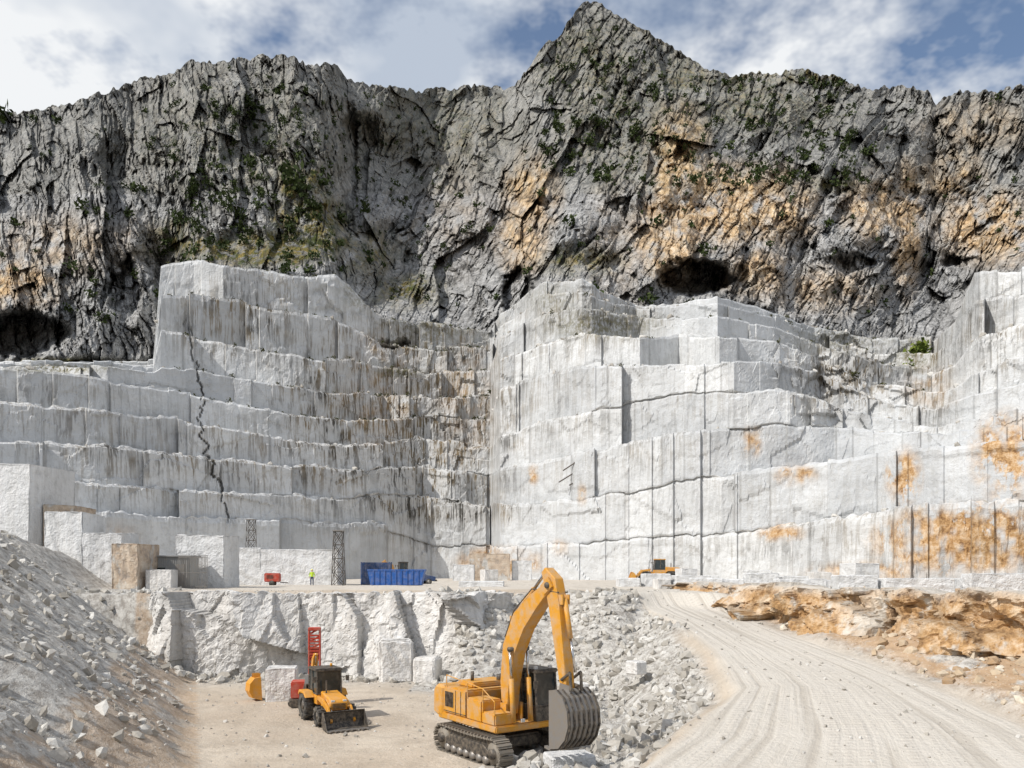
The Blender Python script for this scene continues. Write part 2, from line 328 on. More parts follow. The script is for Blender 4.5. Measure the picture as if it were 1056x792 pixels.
dm=A1*left+A2*(1-left);cm=C1*left+C2*(1-left)
rg=1-np.abs(fbm(XW/24,ZW/60,81,4,.5))*3
smooth=np.clip(blobs(UM,PYm,[(270,258,90,18,1),(470,150,70,60,.35),(450,120,80,40,.3)]),0,.75)
dm=(dm*(1-smooth)-rg*8+1.8*fbm(XW/2.4,ZW/3,85,4,.75))*np.clip(DM/330,.7,1.5)
fade=sstep(0,.05,t)
D3=DM+dm*fade+cave(UM,PYm,CAVES)
nb=fbm(UM/12,PYm/12,65,5,.6)
zone=np.zeros(DM.shape+(4,));zone[...,3]=1
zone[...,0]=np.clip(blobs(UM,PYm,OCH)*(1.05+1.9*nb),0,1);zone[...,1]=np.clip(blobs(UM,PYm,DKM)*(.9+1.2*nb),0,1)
zone[...,2]=np.clip(blobs(UM,PYm,VGM)*(1+1.5*nb)+.15*(PYm<200),0,1)
ck=np.zeros_like(zone);ck[...,0]=np.clip(cm*(.75+1.3*nb),0,1);ck[...,1]=np.clip(sstep(260,100,PYm)*(.85+1.*fbm(UM/50,PYm/40,66,3)),0,1)
XM=(UM-528)*D3/F;ZM=EYE+(590-PYm)*D3/F
Pm=np.stack([XM,D3,ZM],-1)
bk=[]
for i in range(1,7):
    r=Pm[-1].copy();r[:,1]+=i*25;r[:,2]-=i*14+3*vn(U/9,U*0+i);bk.append(r)
Pm2=np.concatenate([Pm,np.stack(bk)]);zz=np.concatenate([zone,np.repeat(zone[-1:],6,0)]);cc=np.concatenate([ck,np.repeat(ck[-1:],6,0)])
mesh_arr('mountain',Pm2.reshape(-1,3),grid_faces(NR+6,len(U)),M_MTN,{'zone':zz.reshape(-1,4),'crk_shade':cc.reshape(-1,4)})

# ------------------------------------------------------------------ shrubs
def leafmass(name,spots,mat,per=60):
    V=[];
    for (c,r) in spots:
        c=np.array(c);n=int(per)
        d=rng.normal(size=(n,3));d/=np.linalg.norm(d,axis=1)[:,None];rad=r*rng.uniform(.25,.95,(n,1))*(1+.3*np.sin(d[:,:1]*5+c[0]))
        p=c+d*rad*np.array([1,1,.85])+np.array([0,-r*.5,r*.15])
        a=rng.normal(size=(n,3));a/=np.linalg.norm(a,axis=1)[:,None];b=np.cross(a,rng.normal(size=(n,3)));b/=np.linalg.norm(b,axis=1)[:,None]
        s=r*rng.uniform(.18,.36,(n,1))
        V.append(np.stack([p-a*s,p-b*s*.6,p+a*s,p+b*s*.6],1).reshape(-1,3))
    V=np.concatenate(V);return mesh_arr(name,V,np.arange(len(V)).reshape(-1,4),mat)
def mpt(px,py):
    j=int(np.argmin(np.abs(U-px)));i=int(np.argmin(np.abs(PYm[:,j]-py)));i=min(i,NR-4)
    a=Pm[max(0,i-2):i+3,max(0,j-2):j+3].reshape(-1,3);return a[int(np.argmin(a[:,1]))].copy()
sp=[]
for px,py,r in [(140,195,2.6),(152,196,2.),(132,192,1.6),(230,172,2.6),(256,172,2.8),(260,182,2.2),(300,185,4.6),(310,198,4.4),(294,176,3.4),(335,190,3.4),(225,205,2.8),(236,200,2.2),(245,220,2.4),(250,248,2.4),(375,210,3.),(380,218,2.4),(302,230,3),(330,215,2.6),(62,124,2.5),(255,104,2.8),(260,120,2.6),(262,112,2),(0,118,6),(4,124,5),(10,122,4),(850,88,3.),(838,84,2.8),(828,82,2.4),(862,90,2.8),(875,94,2.4),(862,190,3),(866,160,2),(780,84,2.),(88,212,2.4),(75,320,1.8),(182,215,1.8),(420,206,2),(338,252,2),(205,228,2),(170,260,1.8),(655,140,3),(650,165,2.5),(572,132,3),(560,140,2.2),(612,120,2.4),(480,238,2),(410,190,2.4)]:
    sp.append((mpt(px,py),r))
for i in range(900):
    z=random.random()
    if z<.5: px=random.uniform(560,900);py=random.uniform(20,190)
    elif z<.8: px=random.uniform(170,460);py=random.uniform(80,290)
    else: px=random.uniform(0,1050);py=random.uniform(60,330)
    j=int(np.argmin(np.abs(U-px)))
    if py>YR[j]+6: sp.append((mpt(px,py),random.choice([.8,1.,1.2,1.4,1.7,2.3])*(1.25 if px>520 else 1)))
leafmass('mountain_shrubs',sp,m_leaf('shrub_leaf',(.018,.03,.009),(.055,.075,.022)),46)
def tpt(px,k):
    j=int(np.argmin(np.abs(U-px)));return np.array([(U[j]-528)*(Dk[k][j]+1)/F,Dk[k][j]+1,Zk[k][j]])
leafmass('bush',[(np.array(px_to_world(943,372,198)),3.4),(np.array(px_to_world(938,380,196)),2.6),(np.array(px_to_world(947,362,199)),2.6),(np.array(px_to_world(930,384,196)),1.8),(np.array(px_to_world(951,380,196)),2.)],m_leaf('bush_leaf',(.06,.09,.015),(.14,.17,.03)),160)
tf=[]
for i in range(230):
    px=random.choice([random.uniform(370,510),random.uniform(540,960),random.uniform(170,360)]);k=random.choice([5,6,6,7,7,8,8,9]);tf.append((tpt(px,k),random.uniform(.25,.9)))
leafmass('ledge_weeds',tf,m_leaf('weed_leaf',(.03,.035,.015),(.10,.10,.04)),30)

# ------------------------------------------------------------------ GROUND
def rl(Y): return np.interp(Y,[0,10,22,27.5,34,42,50,64,75,200],[-2,0,2.,6.0,9.4,10.5,10.3,7.6,2,2])
def rr(Y): return np.interp(Y,[0,10,22,29,36,46,62,75,200],[17,17,18.,18.3,17.8,16,14.4,18,18])
def ramp(Y): return np.interp(Y,[0,10,24,65,80],[.2,.3,1.0,5.4,5.5])
def toe(Y): return np.interp(Y,[0,10,29,53,60,90],[-5,-8,-12.3,-21.8,-25,-34])
def ledX(Y): return np.interp(Y,[0,20,28,36,42,52,66,80],[45,34,27.5,23.5,20.8,17.4,14.9,14])
def smax(a,b,k=.5):
    h=np.clip(.5+.5*(a-b)/k,0,1);return b+(a-b)*h+k*h*(1-h)
def gz(X,Y,noise=True):
    X=np.asarray(X,float);Y=np.asarray(Y,float)
    bw=rl(Y)+.8*fbm(X/3,Y/3,7,3)
    z=ramp(Y)-np.maximum(0,bw-X)*.62
    led=ledX(Y)+.0
    z=np.where(X>rr(Y),ramp(Y)+np.minimum((X-rr(Y))*.26,.9),z)
    z=np.where((X>led+.9)|(Y>66),5.5,np.minimum(z,5.5))*1.
    z=np.where((Y>66)&(X<rl(Y)+20),5.5,z)
    ye=np.where(X<-3.6,55.0,57.5+1.2*np.sin(X*.7));sl=np.where(X<-3.6,12.,.62)
    pl=5.5-np.maximum(0,ye-Y)*sl
    z=smax(np.maximum(z,-3),pl,.3)
    z=smax(z,np.zeros_like(z),.35)
    lf=(toe(Y)+1.2*fbm(Y/4,X*0,9,3)-X)*.74;cap=np.interp(Y,[0,58,75,95],[10.6,10.3,8.2,5.5])
    lf=np.minimum(lf,cap+ .5*fbm(X/5,Y/5,14,3));z=smax(z,np.maximum(lf,-3),.5)
    far=sstep(95,75,Y)
    m=rub(X,Y)
    if noise: z=z+(.03+.26*m)*fbm(X/1.6,Y/1.6,21,6,.68)*np.clip(far+.3,0,1)+.12*fbm(X/6,Y/6,22,3)+.4*m*fbm(X/4,Y/4,23,3)
    return z
def rub(X,Y):
    m=np.zeros(np.broadcast(X,Y).shape)
    m=np.maximum(m,sstep(-1.5,1.5,toe(Y)-X)*(Y<95))
    m=np.maximum(m,sstep(.2,1.2,rl(Y)-X)*sstep(8.5,6,rl(Y)-X)*(Y<62)*(X>-3)*(Y>24))
    m=np.maximum(m,(X>-6)*(X<rl(Y))*sstep(45,49,Y)*(Y<59))
    m=np.maximum(m,sstep(-.2,.8,X-rr(Y))*(Y<66))
    m=np.maximum(m,.6*sstep(47,52,Y)*(X<-3)*(Y<54))
    return m
gx=np.unique(np.concatenate([[-3000,-1500,-700,-400,-250,-180],np.arange(-140,-50,3),np.arange(-50,40,.2),np.arange(40,140,3),[180,250,400,700,1500,3000]]))
gy=np.unique(np.concatenate([[-3000,-1200,-500,-200,-100,-50],np.arange(-30,12,2.),np.arange(12,64,.2),np.arange(64,110,.8),np.arange(110,300,6),[400,700,1500,4000]]))
GXX,GYY=np.meshgrid(gx,gy);GZ=gz(GXX,GYY)
GZ=np.where(GYY<-20,np.minimum(GZ,2),GZ)
zone=np.zeros(GXX.shape+(4,));zone[...,3]=1
zone[...,0]=rub(GXX,GYY)
road=sstep(-.6,.5,GXX-rl(GYY))*sstep(.6,-.5,GXX-rr(GYY));road=np.where(GYY>66,.75,road);zone[...,1]=np.maximum(road,.12)
zone[...,2]=np.clip(sstep(0,1.5,GXX-rr(GYY))*(GYY<66)*.9+.5*(toe(GYY)-GXX<3)*(toe(GYY)-GXX>-1)*(GYY<60),0,1)
rc=np.zeros(GXX.shape+(4,));w=(GXX-rl(GYY))/np.maximum(rr(GYY)-rl(GYY),3)
rc[...,0]=w*8;rc[...,1]=GYY;rc[...,3]=1
mesh_arr('ground',np.stack([GXX,GYY,GZ],-1).reshape(-1,3),grid_faces(len(gy),len(gx)),M_GR,{'zone':zone.reshape(-1,4),'roadco':rc.reshape(-1,4)},smooth=True)

# ------------------------------------------------------------------ rubble stones
def ico():
    bm=bmesh.new();bmesh.ops.create_icosphere(bm,subdivisions=1,radius=1);bm.verts.ensure_lookup_table()
    v=np.array([x.co[:] for x in bm.verts]);f=np.array([[q.index for q in fc.verts] for fc in bm.faces]);bm.free();return v,f
def cubet():
    v=np.array([[x,y,z] for x in(-1,1) for y in(-1,1) for z in(-1,1)],float)*.75
    q=[(0,1,3,2),(4,6,7,5),(0,4,5,1),(2,3,7,6),(0,2,6,4),(1,5,7,3)];f=[]
    for a in q: f+= [(a[0],a[1],a[2]),(a[0],a[2],a[3])]
    return v,np.array(f)
IV,IF=ico();CV,CF=cubet()
def stones(name,pts,sizes,mat,zfun=None):
    Vs=[];Fs=[];off=0
    for p,s in zip(pts,sizes):
        if random.random()<.7 or s>.3: v=IV*(1+rng.uniform(-.42,.28,(len(IV),1)));f=IF
        else: v=CV+rng.uniform(-.4,.4,CV.shape);f=CF
        v=v*rng.uniform(.5,1.25,3)
        q=rng.normal(size=(3,3));qq,_=np.linalg.qr(q)
        v=v@qq*s;Vs.append(v+p);Fs.append(f+off);off+=len(v)
    return mesh_arr(name,np.concatenate(Vs),np.concatenate(Fs),mat)
def scatter(n,x0,x1,y0,y1,smin,smax_,pw=3.,thr=.35):
    X=rng.uniform(x0,x1,n*5);Y=y0+(y1-y0)*rng.uniform(0,1,n*5)**1.4;m=rub(X,Y)>rng.uniform(thr,1,n*5)
    cl=fbm(X/2.5,Y/2.5,77,3)>rng.uniform(-.9,.35,n*5);X=X[m&cl][:n];Y=Y[m&cl][:n]
    s=smin+(smax_-smin)*rng.uniform(0,1,len(X))**(pw*2.6)
    Z=gz(X,Y)+s*.15;return np.stack([X,Y,Z],1),s
P,S=scatter(17000,-48,-9,17,62,.02,.34,3.8);stones('rubble_slope',P,S,M_ST)
P,S=scatter(10000,-5,11,24,60,.028,.38,4.2);stones('rubble_bank',P,S,M_ST)
P,S=scatter(3000,14,28,22,60,.03,.40,3.4);stones('ochre_rubble',P,S,M_STO)
n=3200;X=rng.uniform(-20,18,n);Y=rng.uniform(22,64,n);s=.018+.09*rng.uniform(0,1,n)**6;stones('loose_stones',np.stack([X,Y,gz(X,Y)+s*.3],1),s,M_ST)
X=rng.uniform(-22,-2,1100);Y=53.2-np.abs(rng.normal(size=1100))*1.2;s=.05+.32*rng.uniform(0,1,1100)**5;stones('wall_foot_spoil',np.stack([X,Y,gz(X,Y)+s*.3],1),s,M_ST)
pl=[];sz=[]
for i in range(1300):
    k=random.choice([1,2,3,4,5,6,7,8]);px=random.uniform(0,1056)
    if random.random()<.55: px=random.choice([random.gauss(875,45),random.gauss(620,50),random.gauss(440,50)]);k=random.choice([5,6,7,8,9])
    q=tpt(px,k);q[1]-=random.uniform(-1.5,.3);s_=.12+.7*random.random()**5;pl.append(q+np.array([0,0,s_*.3]));sz.append(s_)
stones('ledge_debris',pl,sz,M_ST)

# ------------------------------------------------------------------ relief strips (pit wall, ledge)
def relief(name,plan,z0,z1,mat,res=.12,amp=(.9,.35,.12),seed=1,zn=None,cap=1.6,tilt=1.2,asp=1.5,lean=.25,sc=(2.4,.9,.35),tj=.25):
    plan=np.array(plan,float);seg=np.linalg.norm(np.diff(plan,axis=0),axis=1);L=np.concatenate([[0],np.cumsum(seg)])
    s=np.arange(0,L[-1],res);px=np.interp(s,L,plan[:,0]);py=np.interp(s,L,plan[:,1])
    g=np.ones(15)/15;px=np.convolve(np.pad(px,7,'edge'),g,'valid');py=np.convolve(np.pad(py,7,'edge'),g,'valid')
    dx=np.gradient(px,s);dy=np.gradient(py,s);nx,ny=dy,-dx
    k=np.hypot(nx,ny);nx/=k;ny/=k
    a=np.interp(s,L,z0);b=np.interp(s,L,z1)+tj*facet(s/1.7,s*0,seed+9)[0]+.10*vn(s/.4,s*0,seed=seed)
    nz=int(max(np.max(b-a),1)/res);T=np.linspace(0,1,nz)[:,None];ZZ=a+(b-a)*T;SS=np.broadcast_to(s,ZZ.shape)
    v1,c1=facet(SS/sc[0]+.3*ZZ/sc[0],ZZ/(sc[0]*asp),seed,tilt);v2,c2=facet(SS/sc[1],ZZ/(sc[1]*asp),seed+1,tilt);v3,c3=facet(SS/sc[2],ZZ/sc[2],seed+2,tilt)
    o=amp[0]*v1+amp[1]*v2+amp[2]*v3+lean*(1-T)*1.2+.08*fbm(SS/.6,ZZ/.6,seed+4,3)
    P=np.stack([px+nx*o,py+ny*o,ZZ],-1)
    caps=[];last=P[-1]
    for i,f in enumerate((.15,.5,1.)):
        r=last.copy();r[:,0]-=nx*cap*f;r[:,1]-=ny*cap*f;r[:,2]+=(-.02 if i else .03);caps.append(r)
    caps[-1][:,2]-=.5
    P=np.concatenate([P,np.stack(caps)]);
    ck=np.zeros(P.shape[:2]+(4,));ck[:nz,:,0]=np.clip((1-c1)*.4+(1-c2)*.12,0,1)
    zo=np.zeros_like(ck);zo[...,3]=1
    if zn: zo[:nz,:,0]=zn(SS,T)
    return mesh_arr(name,P.reshape(-1,3),grid_faces(P.shape[0],P.shape[1]),mat,{'zone':zo.reshape(-1,4),'crk_shade':ck.reshape(-1,4)})
relief('pit_wall',[(-25,56),(-22.3,54.0),(-18,53.2),(-12,53.6),(-8,53.0),(-4,53.2),(-2.4,55.5),(-1,58)],[0]*8,[5.6]*8,M_PIT,.1,(1.5,.40,.08),seed=23,sc=(3.2,1.3,.4),asp=2.2,tilt=1.0,tj=.15,lean=.5)
relief('rock_ledge',[(13.5,69),(14.7,66),(16.6,52.5),(19.8,42.3),(22.4,36.3),(26.4,28.3),(33,20.3)],[4.2,3.2,2.0,1.3,.9,.5,.2],[5.8,5.9,6.0,6.05,6.1,6.1,6.1],M_LED,.12,(1.3,.5,.12),seed=41,zn=lambda s,t:np.clip(1.1+1.2*fbm(s/3,t*3,17,3),0,1)*sstep(1.08,.85,t),asp=.6,lean=1.3,sc=(3.6,1.4,.5),cap=3.6)

# ------------------------------------------------------------------ blocks
def block(name,x0,x1,y0,y1,z0,z1,mat=M_BLK,rz=0.,seed=None,bev=.06):
    bm=bmesh.new();bmesh.ops.create_cube(bm,size=1);r=random.Random(seed if seed is not None else x0*7+y0)
    sx,sy,sz=x1-x0,y1-y0,z1-z0
    for v in bm.verts:
        v.co=Vector((v.co.x*sx*(1+r.uniform(-.02,.02)),v.co.y*sy*(1+r.uniform(-.03,.03)),v.co.z*sz*(1+r.uniform(-.04,.04))))
    bmesh.ops.bevel(bm,geom=bm.edges[:],offset=min(bev,sz*.1),segments=1,affect='EDGES')
    n=max(1,min(10,int(max(sx,sz)/.6)));bmesh.ops.subdivide_edges(bm,edges=bm.edges[:],cuts=min(n,6),use_grid_fill=True)
    for v in bm.verts:
        c=v.co;q=r.uniform(-1,1)*.012*min(4,sz);v.co=c+Vector((q,r.uniform(-1,1)*.02*min(3,sz),q))
    m=bpy.data.meshes.new(name);bm.to_mesh(m);bm.free();m.materials.append(mat);o=link(bpy.data.objects.new(name,m))
    o.location=((x0+x1)/2,(y0+y1)/2,(z0+z1)/2);o.rotation_euler=(0,0,rz);return o
MB='marble_block'
block(MB,-60,-46.8,78,86,6,17.6);block(MB,-46.6,-43.5,80,84,6,13.6,M_BLKO)
block(MB,-33.4,-31.2,67,71,5,9.4,M_BLKO);block(MB,-38,-34.4,71,74,5,10.5);block(MB,-42.5,-39,73,77,6,12.4)
block(MB,-31.0,-26.5,74,78,5.3,10.4);block(MB,-30.8,-28.6,67.5,68.8,5.2,7.2,M_PIT)
block(MB,-36.2,-28.2,90,95,5.4,9.8,rz=.03);block(MB,-28.1,-19.4,89.6,94,5.4,9.5)
block(MB,-7.3,-.4,138,144,5.3,10.2,M_BLKO);block(MB,0,3.4,139,144,5.3,9.0);block(MB,-9.8,-6.3,133,136,5.3,8.2);
block(MB,-5.2,-.8,78,82,5.4,6.1);block(MB,-3.4,-1.8,90,92,5.4,7.3,M_PIT,.3)
x=10.6
for w,h in((2.2,.9),(2.6,1.35),(4.2,1.15),(2.4,.8),(3.,1.4),(2.6,1.1)):
    block(MB,x,x+w,80+random.uniform(-1,1),82.5,5.45,5.5+h,rz=random.uniform(-.05,.05));x+=w+random.uniform(.05,.5)
x=12.2
for i in range(12):
    w=random.uniform(1.,2.6);h=random.uniform(.45,1.1);block(MB,x,x+w,67+random.uniform(-1.,1.5),69.5,5.45,5.5+h,M_BLK if i%4 else M_PIT,random.uniform(-.15,.15));x+=w+random.uniform(.1,1.)
x=18.2
for w,h in((3.2,.75),(2.6,1.0),(4.4,.8),(3.4,1.1),(4.,.85),(3.,1.)):
    block(MB,x,x+w,55-(x-17)*.35,56.6-(x-17)*.35,5.6,5.8+h,rz=-.12+random.uniform(-.04,.04));x+=w+random.uniform(.1,.35)
block(MB,20,22,96,98,5.4,7.4,rz=.2);block(MB,38,41,90,93,5.4,8,rz=.2);block(MB,27,30,92,95,5.4,7.2,rz=-.2);block(MB,33,35,88,90,5.4,7,M_PIT)
block(MB,-8.6,-6.4,51.0,52.8,-.2,2.7,M_PIT,.2,bev=.25);block(MB,-6.2,-4.6,50.8,52.2,-.2,1.6,M_PIT,-.3,bev=.2)
block(MB,-13.3,-11.7,43.0,44.4,-.1,1.85,M_PIT,.15);block(MB,1.2,2.8,27.6,28.7,-.1,.65,M_BLK,.25)
block(MB,3.0,3.8,41,42,.6,1.3,M_PIT,.4);block(MB,6.3,7.1,43,43.9,1.5,2.2,M_PIT,.6)

# ------------------------------------------------------------------ part helpers
def empty(name,loc,rz=0.,ry=0.,sc=1.):
    e=link(bpy.data.objects.new(name,None));e.location=loc;e.rotation_euler=(0,ry,rz);e.empty_display_size=.3;e.scale=(sc,sc,sc);return e
def fin_bm(bm,name,mat,par,smooth=False):
    bmesh.ops.recalc_face_normals(bm,faces=bm.faces[:]);m=bpy.data.meshes.new(name);bm.to_mesh(m);bm.free();m.materials.append(mat)
    if smooth:
        for p in m.polygons:p.use_smooth=True
    o=link(bpy.data.objects.new(name,m));o.parent=par;return o
def box(par,name,x0,x1,y0,y1,z0,z1,mat,bev=.03,taper=None):
    bm=bmesh.new();bmesh.ops.create_cube(bm,size=1)
    for v in bm.verts:
        v.co=Vector(((x0+x1)/2+v.co.x*(x1-x0),(y0+y1)/2+v.co.y*(y1-y0),(z0+z1)/2+v.co.z*(z1-z0)))
        if taper and v.co.z>(z0+z1)/2: v.co.x+=taper[0] if v.co.x<(x0+x1)/2 else taper[1]
    if bev: bmesh.ops.bevel(bm,geom=bm.edges[:],offset=min(bev,.4*min(x1-x0,y1-y0,z1-z0)),segments=2,affect='EDGES')
    return fin_bm(bm,name,mat,par)
def prism(par,name,prof,y0,y1,mat,bev=.02):
    bm=bmesh.new();a=[bm.verts.new((x,y0,z)) for x,z in prof];b=[bm.verts.new((x,y1,z)) for x,z in prof];n=len(prof)
    bm.faces.new(a);bm.faces.new(b[::-1])
    for i in range(n): bm.faces.new((a[i],b[i],b[(i+1)%n],a[(i+1)%n]))
    if bev: bmesh.ops.bevel(bm,geom=[e for e in bm.edges],offset=bev,segments=1,affect='EDGES')
    return fin_bm(bm,name,mat,par)
def rod(par,name,p,q,r,mat,seg=12,r2=None):
    p=Vector(p);q=Vector(q);d=q-p;bm=bmesh.new();bmesh.ops.create_cone(bm,segments=seg,radius1=r,radius2=r if r2 is None else r2,depth=d.length,cap_ends=True)
    bm.transform(Matrix.Translation((p+q)/2)@d.to_track_quat('Z','Y').to_matrix().to_4x4());return fin_bm(bm,name,mat,par,seg>8)
def rods(par,name,segs,r,mat,seg=6):
    bm=bmesh.new()
    for p,q in segs:
        p=Vector(p);q=Vector(q);d=q-p;c=bmesh.ops.create_cone(bm,segments=seg,radius1=r,radius2=r,depth=d.length,cap_ends=True)
        bmesh.ops.transform(bm,matrix=Matrix.Translation((p+q)/2)@d.to_track_quat('Z','Y').to_matrix().to_4x4(),verts=c['verts'])
    return fin_bm(bm,name,mat,par)
def boxes(par,name,lst,mat):
    bm=bmesh.new()
    for c,s,ry in lst:
        k=bmesh.ops.create_cube(bm,size=1);bmesh.ops.transform(bm,matrix=Matrix.Translation(c)@Matrix.Rotation(ry,4,'Y')@Matrix.Diagonal((*s,1)),verts=k['verts'])
    return fin_bm(bm,name,mat,par)
def wheel(par,name,x,y,z,r,w,side):
    prof=[(.55,.42),(.62,.5),(.9,.5),(1.,.36),(1.,-.36),(.9,-.5),(.62,-.5),(.55,-.42)]
    bm=bmesh.new();N=28;rings=[]
    for i in range(N):
        a=2*math.pi*i/N;rings.append([bm.verts.new((x+math.cos(a)*r*p,y+w*q,z+math.sin(a)*r*p)) for p,q in prof])
    for i in range(N):
        A=rings[i];C=rings[(i+1)%N]
        for j in range(len(prof)): bm.faces.new((A[j],A[(j+1)%8],C[(j+1)%8],C[j]))
    fin_bm(bm,name+'_tyre',RUB,par,False)
    lugs=[((x+math.cos(2*math.pi*i/22)*r*1.0,y+(w*.24 if i%2 else -w*.24),z+math.sin(2*math.pi*i/22)*r*1.0),(.09,w*.5,.09),-2*math.pi*i/22) for i in range(22)]
    boxes(par,name+'_lugs',lugs,RUB)
    rod(par,name+'_rim',(x,y-w*.3,z),(x,y+w*.3,z),r*.58,STL,20);rod(par,name+'_hub',(x,y,z),(x,y+side*w*.42,z),r*.22,DRK,12)
def cyl2(par,name,p,q,r=.09,f=.55):
    p=Vector(p);q=Vector(q);m=p.lerp(q,f);rod(par,name+'_barrel',p,m,r,YEL,14);rod(par,name+'_rod',m,q,r*.55,CHR,10)
def thick(center,half):
    up=[];dn=[]
    for i,(c,h) in enumerate(zip(center,half)):
        a=Vector(center[max(0,i-1)]);b=Vector(center[min(len(center)-1,i+1)]);d=(b-a).normalized();n=Vector((-d.y,d.x))
        c=Vector(c);up.append(tuple(c+n*h));dn.append(tuple(c-n*h))
    return up+dn[::-1]
def cabin(par,x0,x1,y0,y1,z0,z1,col,roof,lean=.12):
    box(par,'cab_base',x0,x1,y0,y1,z0,z0+(z1-z0)*.3,col,.03)
    zb=z0+(z1-z0)*.3;box(par,'cab_glass',x0+.05,x1-.04,y0+.04,y1-.04,zb-.02,z1-.08,GLS,.02,(0.02,-lean))
    P=[]
    for y in(y0+.03,y1-.03):
        P+= [((x0+.03,y,zb),(x0+.05,y,z1)),((x1-.03,y,zb),(x1-.03-lean,y,z1)),(((x0+x1)/2-.1,y,zb),((x0+x1)/2-.1,y,z1)),((x0,y,zb),(x1,y,zb))]
    P+=[((x0+.03,y0,zb+.02),(x0+.03,y1,zb+.02)),((x1-.03,y0,zb+.02),(x1-.03,y1,zb+.02))]
    rods(par,'cab_frame',P,.045,DRK,6);box(par,'cab_roof',x0-.06,x1-lean+.1,y0-.04,y1+.04,z1-.07,z1+.08,roof,.04)
    rods(par,'cab_mirrors',[((x1,y0,z1-.4),(x1+.25,y0-.2,z1-.4)),((x1,y1,z1-.4),(x1+.25,y1+.2,z1-.4))],.02,DRK)
    boxes(par,'mirror_heads',[((x1+.25,y0-.22,z1-.45),(.05,.18,.3),0),((x1+.25,y1+.22,z1-.45),(.05,.18,.3),0)],DRK)
def shell(par,name,prof,y0,y1,mat):
    bm=bmesh.new();a=[[bm.verts.new((x,y,z)) for x,z in prof] for y in(y0,y1)]
    for i in range(len(prof)-1): bm.faces.new((a[0][i],a[0][i+1],a[1][i+1],a[1][i]))
    for s_ in(0,1): bm.faces.new(a[s_])
    o=fin_bm(bm,name,mat,par);m=o.modifiers.new('s','SOLIDIFY');m.thickness=.05;m.offset=0;return o

# ------------------------------------------------------------------ EXCAVATOR
ex=empty('excavator',(-.40,30.9,float(gz(-.3,30.9,False))+.0),math.radians(-55),0,.97)
for s,nm in((-1.42,'right'),(1.42,'left')):
    Ln=3.7;r=.52;per=2*Ln+2*math.pi*r;n=46;sh=[]
    for i in range(n):
        d=per*i/n
        if d<Ln: x=-Ln/2+d;z=0;a=0
        elif d<Ln+math.pi*r: th=(d-Ln)/r;x=Ln/2+math.sin(th)*r;z=r-math.cos(th)*r;a=-th
        elif d<2*Ln+math.pi*r: x=Ln/2-(d-Ln-math.pi*r);z=2*r;a=math.pi
        else: th=(d-2*Ln-math.pi*r)/r;x=-Ln/2-math.sin(th)*r;z=r+math.cos(th)*r;a=math.pi-th
        sag=-.05*math.sin(max(0,min(1,(x+Ln/2)/Ln))*math.pi) if a==math.pi else 0
        sh.append(((x,s,z+.04+sag),(.19,.62,.05),a))
        sh.append(((x,s,z+.04+sag+( -.04 if a==0 else .04 if a==math.pi else 0)),(.05,.62,.13),a))
    boxes(ex,nm+'_track_shoes',sh,TRK)
    band=[(Ln/2*c+math.cos(t_)*(r-.06),r+.04+math.sin(t_)*(r-.06)) for c,t0 in((1,-math.pi/2),(-1,math.pi/2)) for t_ in [t0+math.pi*i/10 for i in range(11)]]
    prism(ex,nm+'_track_chain',band,s-.12,s+.12,DRK,0)
    prism(ex,nm+'_track_frame',[(-1.5,.35),(1.5,.35),(1.6,.6),(1.2,.8),(-1.2,.8),(-1.6,.6)],s-.25,s+.25,DRK,.02)
    for i in range(7): rod(ex,nm+'_roller',(-1.4+i*.46,s-.28,.25),(-1.4+i*.46,s+.28,.25),.15,STL,14)
    for xx in(-Ln/2,Ln/2): rod(ex,nm+'_sprocket',(xx,s-.2,r+.04),(xx,s+.2,r+.04),.42,TRK,16);rod(ex,nm+'_hub',(xx,s-.32,r+.04),(xx,s+.32,r+.04),.2,DRK,12)
box(ex,'undercarriage',-1.1,1.1,-1.2,1.2,.5,.95,DRK,.08);rod(ex,'slew_ring',(0,0,.9),(0,0,1.3),.75,DRK,24)
box(ex,'deck',-2.5,1.75,-1.45,1.45,1.25,1.5,YEL,.04)
prism(ex,'counterweight',[(-2.95,1.4),(-2.3,1.22),(-2.1,1.22),(-2.1,2.6),(-2.75,2.62),(-2.95,2.4)],-1.45,1.45,YEL,.12)
box(ex,'engine_hood',-2.1,-.35,-1.43,1.43,1.5,2.6,YEL,.07);box(ex,'engine_cover',-1.9,-.7,-.9,.9,2.58,2.82,YEL,.06)
boxes(ex,'hood_louvers',[((-1.9+i*.11,y,2.1),(.05,.03,.6),0) for i in range(6) for y in(-1.45,1.45)],DRK)
boxes(ex,'panel_gaps',[((x,y,2.02),(.02,.02,.95),0) for x in(-1.15,-.75,-.36) for y in(-1.44,1.44)]+[((-1.2,-1.44,1.62),(1.7,.02,.02),0)],DRK)
rod(ex,'exhaust',(-1.3,-.55,2.8),(-1.3,-.55,3.2),.07,DRK,10);rod(ex,'air_cleaner',(-.9,.5,2.8),(-.9,.5,3.05),.12,DRK,12)
box(ex,'fuel_tank',-.33,.75,-1.43,-.5,1.5,2.35,YEL,.05);box(ex,'tool_box',.77,1.65,-1.43,-.55,1.5,1.95,YEL,.05)
rods(ex,'handrails',[((.8,-1.4,1.95),(.8,-1.4,2.8)),((.8,-1.4,2.8),(-1.9,-1.4,3.05)),((-.3,-1.4,2.3),(-.3,-1.4,2.9)),((-1.9,-1.4,2.6),(-1.9,-1.4,3.05)),((1.6,-1.4,1.9),(1.6,-1.4,2.4)),((1.6,-1.4,2.4),(.8,-1.4,2.8))],.022,YEL)
box(ex,'walkway',-.35,.1,.45,1.45,1.5,1.7,DRK,.02)
cabin(ex,.1,1.75,.42,1.45,1.5,3.4,DRK,DRK)
